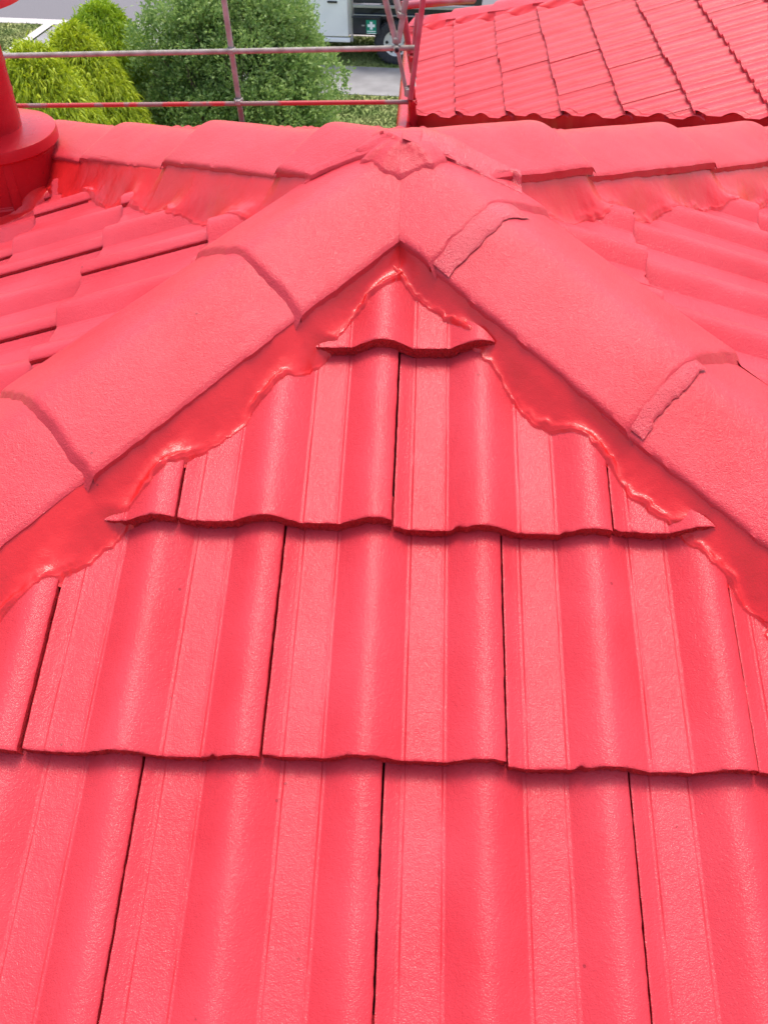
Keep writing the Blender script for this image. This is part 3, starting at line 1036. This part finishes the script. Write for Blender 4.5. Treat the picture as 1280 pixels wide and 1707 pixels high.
# lawn tufts
nb = 26000
ps = rng.uniform([-3.2, -3.2], [1.6, 1.55], (nb, 2))
ps = ps[(ps[:, 1] < -1.34) | (ps[:, 1] > 0.02)]
pl = rng.uniform([-8.6, 0.0], [-6.6, 1.58], (4000, 2))
ps = np.concatenate([ps, pl])
xy = PR + ps[:, :1] * np.array([ux, uy]) + ps[:, 1:] * np.array([-uy, ux])
a = rng.uniform(0, 2 * np.pi, len(xy)); hgt = rng.uniform(0.02, 0.055, len(xy)); wd = rng.uniform(0.008, 0.02, len(xy))
base = np.stack([xy[:, 0], xy[:, 1], np.full(len(xy), GR)], 1)
dx = np.stack([np.cos(a) * wd, np.sin(a) * wd, 0 * a], 1)
tip = base + np.stack([rng.normal(0, .02, len(xy)), rng.normal(0, .02, len(xy)), hgt], 1)
V = np.stack([base - dx, base + dx, tip], 1).reshape(-1, 3)
tag(mesh_obj('grass', V, np.arange(len(V)).reshape(-1, 3), M_GRASS, None, False), 'short mown grass on the lawn and the verge', 'grass', kind='stuff')

# ------------------------------------------------------------------ foliage
def leaf_mat(name, c1, c2, sc=4.0, trans=0.25, rough=0.55):
    m_, nt, b = new_mat(name)
    N, L = nt.nodes, nt.links
    geo = N.new('ShaderNodeNewGeometry')
    t = N.new('ShaderNodeTexNoise'); t.inputs['Scale'].default_value = sc; t.inputs['Detail'].default_value = 3
    L.new(geo.outputs['Position'], t.inputs['Vector'])
    add = N.new('ShaderNodeMath'); add.operation = 'MULTIPLY_ADD'; add.inputs[1].default_value = 0.5
    L.new(geo.outputs['Random Per Island'], add.inputs[0]); 
    sb_ = N.new('ShaderNodeMath'); sb_.operation = 'MULTIPLY'; sb_.inputs[1].default_value = 0.5
    L.new(t.outputs[0], sb_.inputs[0]); L.new(sb_.outputs[0], add.inputs[2])
    cr = N.new('ShaderNodeValToRGB')
    cr.color_ramp.elements[0].position = 0.2; cr.color_ramp.elements[1].position = 0.8
    cr.color_ramp.elements[0].color = (*c1, 1); cr.color_ramp.elements[1].color = (*c2, 1)
    L.new(add.outputs[0], cr.inputs[0])
    L.new(cr.outputs[0], b.inputs['Base Color'])
    b.inputs['Roughness'].default_value = rough
    tr = N.new('ShaderNodeBsdfTranslucent')
    L.new(cr.outputs[0], tr.inputs['Color'])
    mx = N.new('ShaderNodeMixShader'); mx.inputs[0].default_value = trans
    out = N['Material Output']
    L.new(b.outputs[0], mx.inputs[1]); L.new(tr.outputs[0], mx.inputs[2]); L.new(mx.outputs[0], out.inputs[0])
    return m_
M_GOLD = leaf_mat('golden_conifer_leaf', (0.30, 0.40, 0.012), (0.60, 0.66, 0.03))
M_GOLD2 = leaf_mat('green_gold_conifer_leaf', (0.20, 0.34, 0.012), (0.46, 0.58, 0.025))
M_SHRUB = leaf_mat('shrub_leaf', (0.13, 0.25, 0.05), (0.38, 0.50, 0.15), trans=0.38)
M_BARK = simple('bark', (0.09, 0.06, 0.045), 0.9, c2=(0.16, 0.11, 0.08), sc=30, bump=0.01)

def conifer(base, height, radius, n, label, mat, seed, pw=0.8):
    rg = np.random.default_rng(seed)
    root = empty('golden_conifer', base, label, 'conifer', 'golden conifers in the front garden')
    m_ = MB()
    m_.tube([(0, 0, 0), (0.02, 0, height * .5), (0, 0, height * .93)], 0.06, 8, True, [0.07, 0.04, 0.012])
    for i in range(26):
        z = height * (0.08 + 0.8 * i / 26); an = i * 2.4
        rr = radius * (1 - z / height) ** pw * 0.75
        m_.tube([(0, 0, z - .1), (rr * .6 * math.cos(an), rr * .6 * math.sin(an), z + .03), (rr * math.cos(an), rr * math.sin(an), z - .02)], 0.012, 5, True, [.018, .01, .004])
    m_.build('trunk', M_BARK, root, True)
    # drooping sprays: each spray a few thin strands hanging from a clump point
    ncl = n // 14
    zt = rg.uniform(0, 1, ncl * 3)
    zt = zt[rg.uniform(0, 1, len(zt)) < (1 - zt) ** pw * 1.0 + 0.1][:ncl]
    ncl = len(zt)
    an = rg.uniform(0, 2 * np.pi, ncl)
    rprof = (1 - zt) ** pw
    lump = 1 + 0.16 * fbm(np.cos(an) * 2.5 + seed, np.sin(an) * 2.5, zt * 9, 3)
    dep = rg.uniform(0.62, 1.0, ncl) ** 0.5
    rr = radius * rprof * lump * dep
    C0 = np.stack([rr * np.cos(an), rr * np.sin(an), height * zt * 1.0], 1)
    k = 14
    c = np.repeat(C0, k, 0); A_ = np.repeat(an, k) + rg.normal(0, 0.5, ncl * k)
    N_ = len(c)
    c = c + rg.normal(0, 0.03, (N_, 3))
    ln = rg.uniform(0.035, 0.095, N_)
    out = np.stack([np.cos(A_), np.sin(A_), 0 * A_], 1)
    dirv = out * rg.uniform(0.15, 0.75, N_)[:, None] + np.array([0, 0, -1]) * rg.uniform(0.35, 1.0, N_)[:, None] + rg.normal(0, .18, (N_, 3))
    up = rg.uniform(0, 1, N_) < np.repeat(zt, k) ** 4 * 0.5
    dirv[up, 2] *= -0.6
    dirv /= np.linalg.norm(dirv, axis=1)[:, None]
    side = np.cross(dirv, out + rg.normal(0, .4, (N_, 3))); side /= np.linalg.norm(side, axis=1)[:, None] + 1e-9
    w = rg.uniform(0.005, 0.011, N_)[:, None]
    p0, p1 = c - side * w, c + side * w
    mid = c + dirv * ln[:, None] * .6
    p2, p3 = mid + side * w * .8, mid - side * w * .8
    tip = c + dirv * ln[:, None] + np.array([0, 0, -0.012])
    V = np.stack([p0, p1, p2, tip, p3], 1).reshape(-1, 3)
    o_ = mesh_obj('crown', V, np.arange(len(V)).reshape(-1, 5), mat, root, False)
    return root

def tipz(px, py, y):
    return onY(px, py, y)
for (px, py, y, rad, lab, mt, sd_, pw) in (
        (162, 6, 10.8, 1.12, 'tallest golden green conifer standing behind the other two', M_GOLD2, 3, 0.60),
        (118, 44, 9.6, 1.08, 'middle golden conifer with rounded top in front of the tallest one', M_GOLD, 5, 0.62),
        (46, 74, 8.7, 1.08, 'lowest golden conifer with drooping yellow sprays beside the flue', M_GOLD, 8, 0.60)):
    tp = tipz(px, py, y)
    conifer((tp[0], y, GR), tp[2] - GR, rad, 85000, lab, mt, sd_, pw)

def shrub(c, rx, ry, rz, n, seed):
    rg = np.random.default_rng(seed)
    root = empty('garden_shrub', (c[0], c[1], GR), 'big rounded green shrub filling the garden behind the scaffold post', 'shrub')
    cz = c[2] - GR
    m_ = MB()
    for i in range(34):
        an = rg.uniform(0, 6.28); e = rg.uniform(0.1, 1.3)
        d = np.array([math.cos(an) * math.cos(e) * rx, math.sin(an) * math.cos(e) * ry, math.sin(e) * rz]) * 0.85
        mid = d * 0.5 + rg.normal(0, .08, 3)
        m_.tube([(rg.normal(0, .06), rg.normal(0, .06), 0), mid + np.array([0, 0, cz * .7]), d + np.array([0, 0, cz])], .02, 6, True, [0.035, 0.016, 0.004])
    m_.build('stem', M_BARK, root, True)
    # clumps on lumpy lobes
    nl = 90
    u = rg.normal(0, 1, (nl, 3)); u /= np.linalg.norm(u, axis=1)[:, None]; u[:, 2] = np.where(u[:, 2] < -.75, -u[:, 2], u[:, 2])
    lob = u * np.array([rx, ry, rz]) * rg.uniform(.45, .86, (nl, 1))
    lr = rg.uniform(0.26, 0.5, nl)
    ncl = n // 10
    li = rg.integers(0, nl, ncl)
    d = rg.normal(0, 1, (ncl, 3)); d /= np.linalg.norm(d, axis=1)[:, None]
    d[:, 2] = np.where(d[:, 2] < -0.6, -d[:, 2], d[:, 2])
    C0 = lob[li] + d * lr[li][:, None] * rg.uniform(0.55, 1.0, (ncl, 1)) ** 0.4
    k = 10
    c0 = np.repeat(C0, k, 0); dd = np.repeat(d, k, 0)
    N_ = len(c0)
    c0 = c0 + rg.normal(0, 0.035, (N_, 3)) + np.array([0, 0, cz])
    ax = dd * 0.8 + rg.normal(0, 0.65, (N_, 3)) + np.array([0, 0, 0.25]); ax /= np.linalg.norm(ax, axis=1)[:, None]
    sd_ = np.cross(ax, rg.normal(0, 1, (N_, 3))); sd_ /= np.linalg.norm(sd_, axis=1)[:, None]
    ln = rg.uniform(0.03, 0.065, N_)[:, None]; w = ln * rg.uniform(0.16, 0.30, N_)[:, None]
    V = np.stack([c0, c0 + ax * ln * .5 + sd_ * w, c0 + ax * ln, c0 + ax * ln * .5 - sd_ * w], 1).reshape(-1, 3)
    keep = V.reshape(-1, 4, 3)[:, 0, 2] > 0.05
    V = V.reshape(-1, 4, 3)[keep].reshape(-1, 3)
    mesh_obj('foliage', V, np.arange(len(V)).reshape(-1, 4), M_SHRUB, root, False)
    return root
sc_ = onY(388, 95, 10.6)
shrub((sc_[0], 10.6, sc_[2] - 0.35), 1.30, 1.2, 1.22, 150000, 21)

# ------------------------------------------------------------------ utility vehicle
VR = math.atan2(-0.10, 1.0)
wc = gpt(659, 113)
ute = empty('utility_truck', (wc[0], wc[1] + 0.12, GR), 'white cab utility truck with black tray and side toolbox parked on the verge', 'truck', None, VR)
M_WHITE = simple('white_vehicle_paint', (0.9, 0.88, 0.85), 0.3, sc=2)
M_BLACK = simple('dark_navy_tray_paint', (0.018, 0.02, 0.032), 0.3, c2=(0.03, 0.033, 0.05), sc=6)
M_RUB = simple('tyre_rubber', (0.03, 0.03, 0.034), 0.85, c2=(0.055, 0.052, 0.055), sc=30, bump=.006)
M_RIM = simple('pale_rim_paint', (0.72, 0.70, 0.64), 0.35)
M_ALU = simple('dull_aluminium', (0.42, 0.42, 0.44), 0.4, 0.6)
M_GLS = simple('dark_window_glass', (0.02, 0.025, 0.03), 0.06)
M_GREEN = simple('first_aid_green', (0.0, 0.27, 0.16), 0.5, c2=(0.0, 0.3, 0.18))
M_STW = simple('sticker_white', (0.85, 0.85, 0.85), 0.5)
M_PLAS = simple('black_plastic', (0.02, 0.02, 0.02), 0.6)
# local frame: x to the right of the photo = towards the tail, y away from the camera, wheel centre at x=0
WR = 0.345
def wheel(x, y, flip=1):
    m_ = MB()
    pr_ = [(0.20, 0.0), (0.235, -0.012), (0.30, -0.02), (WR - .02, -0.012), (WR, 0.02), (WR, 0.2), (WR - .03, 0.235), (0.22, 0.235)]
    m_.lathe(pr_, 48, (x, y, WR), 'Y')
    for k_ in range(36):
        an = 2 * math.pi * k_ / 36
        m_.box((x + (WR + .004) * math.cos(an), y + 0.11, WR + (WR + .004) * math.sin(an)), (0.02, 0.2, 0.035), 0, Matrix.Rotation(-an, 3, 'Y'))
    ty = m_.build('wheel', M_RUB, ute, True)
    m_ = MB()
    m_.lathe([(0.205, 0.0), (0.198, 0.012), (0.19, 0.05), (0.12, 0.055), (0.10, 0.03), (0.06, 0.02), (0.0, 0.02)], 40, (x, y, WR), 'Y')
    m_.build('rim', M_RIM, ty, True)
    m_ = MB()
    for k_ in range(6):
        an = 2 * math.pi * k_ / 6
        m_.lathe([(0.0, 0.0475), (0.026, 0.0475), (0.026, 0.0525)], 12, (x + .152 * math.cos(an), y, WR + .152 * math.sin(an)), 'Y')
    m_.build('hub_slots', M_PLAS, ty, True)
    return ty
for x in (0.0, -3.05):
    wheel(x, 0.0)
    wheel(x, 1.38)
def bx(name, c, s, mat, bev=0.01, parent=ute, rot=None):
    m_ = MB(); m_.box(c, s, bev, rot)
    return m_.build(name, mat, parent, True)
def pxl(px, py):   # pixel on the near side of the vehicle -> local (x, z)
    n = np.array([math.sin(-VR) * -1, math.cos(VR), 0]); n = np.array([-math.sin(VR), math.cos(VR), 0])
    p = ray_hit_plane(px, py, n, n[:2] @ np.array([wc[0], wc[1] + 0.12]))
    d = p[:2] - np.array([wc[0], wc[1] + 0.12])
    return float(d[0] * math.cos(VR) + d[1] * math.sin(VR)), float(p[2] - GR)
x_gap, z_door = pxl(584, 66)
x_door0, _ = pxl(494, 60)
x_b0, z_b0 = pxl(589, 55)
x_b1, z_b1 = pxl(634, 59)
_, z_b2 = pxl(600, 28)
_, z_t0 = pxl(600, 12)
# cab: lower body and glasshouse
def extrude_side(name, outline, y0, y1, mat, bev=0.03, parent=ute):
    bm = bmesh.new()
    a_ = [bm.verts.new((x, y0, z)) for x, z in outline]
    f_ = bm.faces.new(a_)
    r_ = bmesh.ops.extrude_face_region(bm, geom=[f_])
    bmesh.ops.translate(bm, vec=(0, y1 - y0, 0), verts=[e for e in r_['geom'] if isinstance(e, bmesh.types.BMVert)])
    bmesh.ops.recalc_face_normals(bm, faces=bm.faces)
    if bev:
        bmesh.ops.bevel(bm, geom=list(bm.edges), offset=bev, segments=2, affect='EDGES')
    m_ = MB(); m_.bm(bm)
    return m_.build(name, mat, parent, True)
xr_ = x_gap
zd = z_door
extrude_side('cab', [(xr_, zd + .03), (xr_, 1.05), (xr_ - .12, 1.72), (xr_ - 1.25, 1.74), (xr_ - 1.75, 1.12), (xr_ - 2.75, 1.02), (xr_ - 2.95, .85), (xr_ - 2.95, .42),
                     (xr_ - 2.62, .40), (xr_ - 2.5, .78), (xr_ - 2.15, .86), (xr_ - 1.8, .78), (xr_ - 1.66, zd)], 0.02, 1.60, M_WHITE, 0.04)
dr = extrude_side('door', [(xr_ - .03, zd + .045), (xr_ - .03, 1.06), (xr_ - .14, 1.66), (xr_ - 1.12, 1.68), (xr_ - 1.5, 1.1), (xr_ - 1.55, zd + .04)], 0.0, 0.035, M_WHITE, 0.008)
extrude_side('window', [(xr_ - .12, 1.10), (xr_ - .21, 1.60), (xr_ - 1.08, 1.62), (xr_ - 1.38, 1.12)], -0.006, 0.01, M_GLS, 0.0, dr)
hx, hz_ = pxl(554, 3)
bx('handle', (hx, -0.012, hz_), (0.16, 0.02, 0.03), M_PLAS, .006, dr)
bx('sill', (xr_ - .75, 0.03, zd - 0.01), (1.5, 0.1, 0.06), M_WHITE, .012)
bx('rear_post', (x_gap + 0.03, 0.02, (zd - .03 + 1.3) / 2), (0.035, 0.04, 1.3 - zd + .03), M_ALU, .005)
bx('windscreen', (xr_ - 1.52, 0.81, 1.43), (0.02, 1.3, 0.72), M_GLS, 0.004, rot=Matrix.Rotation(R(-39), 3, 'Y'))
for y_ in (0.22, 1.4):
    bx('headlight', (xr_ - 2.955, y_, .78), (0.05, 0.24, 0.16), M_GLS, .02)
bx('bumper', (xr_ - 2.98, 0.81, .5), (0.12, 1.6, 0.18), M_PLAS, .03)
# tray, rails and toolbox
TX1 = x_gap + 2.15
bx('tray', ((x_gap + .07 + TX1) / 2, 0.79, z_t0 + 0.28), (TX1 - x_gap - .07, 1.66, 0.42), M_BLACK, .012)
bx('tray_rail', ((x_gap + .07 + TX1) / 2, -0.06, z_t0 + 0.035), (TX1 - x_gap - .07, 0.03, 0.045), M_ALU, .006)
bx('tray_rail', ((x_gap + .07 + TX1) / 2, -0.035, z_b2 + 0.04), (TX1 - x_gap - .07, 0.02, 0.016), M_ALU, .004)
bx('chassis', (-1.2, 0.79, 0.52), (4.4, 0.8, 0.16), M_PLAS, .02)
bx('fuel_tank', (-.75, 1.0, 0.40), (.9, 0.5, 0.34), M_PLAS, .05)
bx('rear_axle', (0, 0.8, 0.34), (0.12, 1.3, 0.12), M_PLAS, .03)
bx('tray_floor_beam', ((x_gap + .07 + TX1) / 2, 0.05, (z_b2 + z_t0) / 2 + 0.01), (TX1 - x_gap - .07, 0.1, abs(z_t0 - z_b2)), M_BLACK, .006)
tb = bx('toolbox', ((x_b0 + x_b1) / 2, 0.17, (z_b0 + z_b2) / 2), (x_b1 - x_b0, 0.42, z_b2 - z_b0), M_BLACK, .012)
bx('lid_lip', ((x_b0 + x_b1) / 2, -0.05, z_b2 + .01), (x_b1 - x_b0 + .02, 0.03, 0.03), M_BLACK, .006, tb)
bx('latch', (*[pxl(606, 40)[0]], -0.048, pxl(606, 41)[1]), (0.05, 0.012, 0.02), M_ALU, .003, tb)
sx0, sz1 = pxl(611, 32); sx1, sz0 = pxl(628, 55.5)
st = bx('first_aid_sticker', ((sx0 + sx1) / 2, -0.0425, (sz0 + sz1) / 2), (sx1 - sx0, 0.003, sz1 - sz0), M_GREEN, 0, tb)
W_, H_ = sx1 - sx0, sz1 - sz0
cxx, czz = (sx0 + sx1) / 2, sz0 + H_ * .60
m_ = MB()
m_.box((cxx, -0.0455, czz), (W_ * .26, 0.003, H_ * .56)); m_.box((cxx, -0.046, czz), (W_ * .74, 0.003, H_ * .2))
m_.box((cxx, -0.0455, sz0 + H_ * .19), (W_ * .86, 0.003, H_ * .06)); m_.box((cxx, -0.0455, sz0 + H_ * .04), (W_ * .9, 0.003, H_ * .05))
m_.build('white_cross', M_STW, st)
extrude_side('mudguard', [(.42, .62), (.36, .80), (.2, .86), (-.2, .86), (-.36, .80), (-.42, .62), (-.44, .62), (-.40, .83), (-.22, .89), (.22, .89), (.40, .83), (.44, .62)], 0.0, .24, M_PLAS, 0)
for y_ in (0.1, 1.45):
    bx('tail_light', (TX1 + .01, y_, .75), (0.03, 0.2, 0.1), M_METAL, .01)
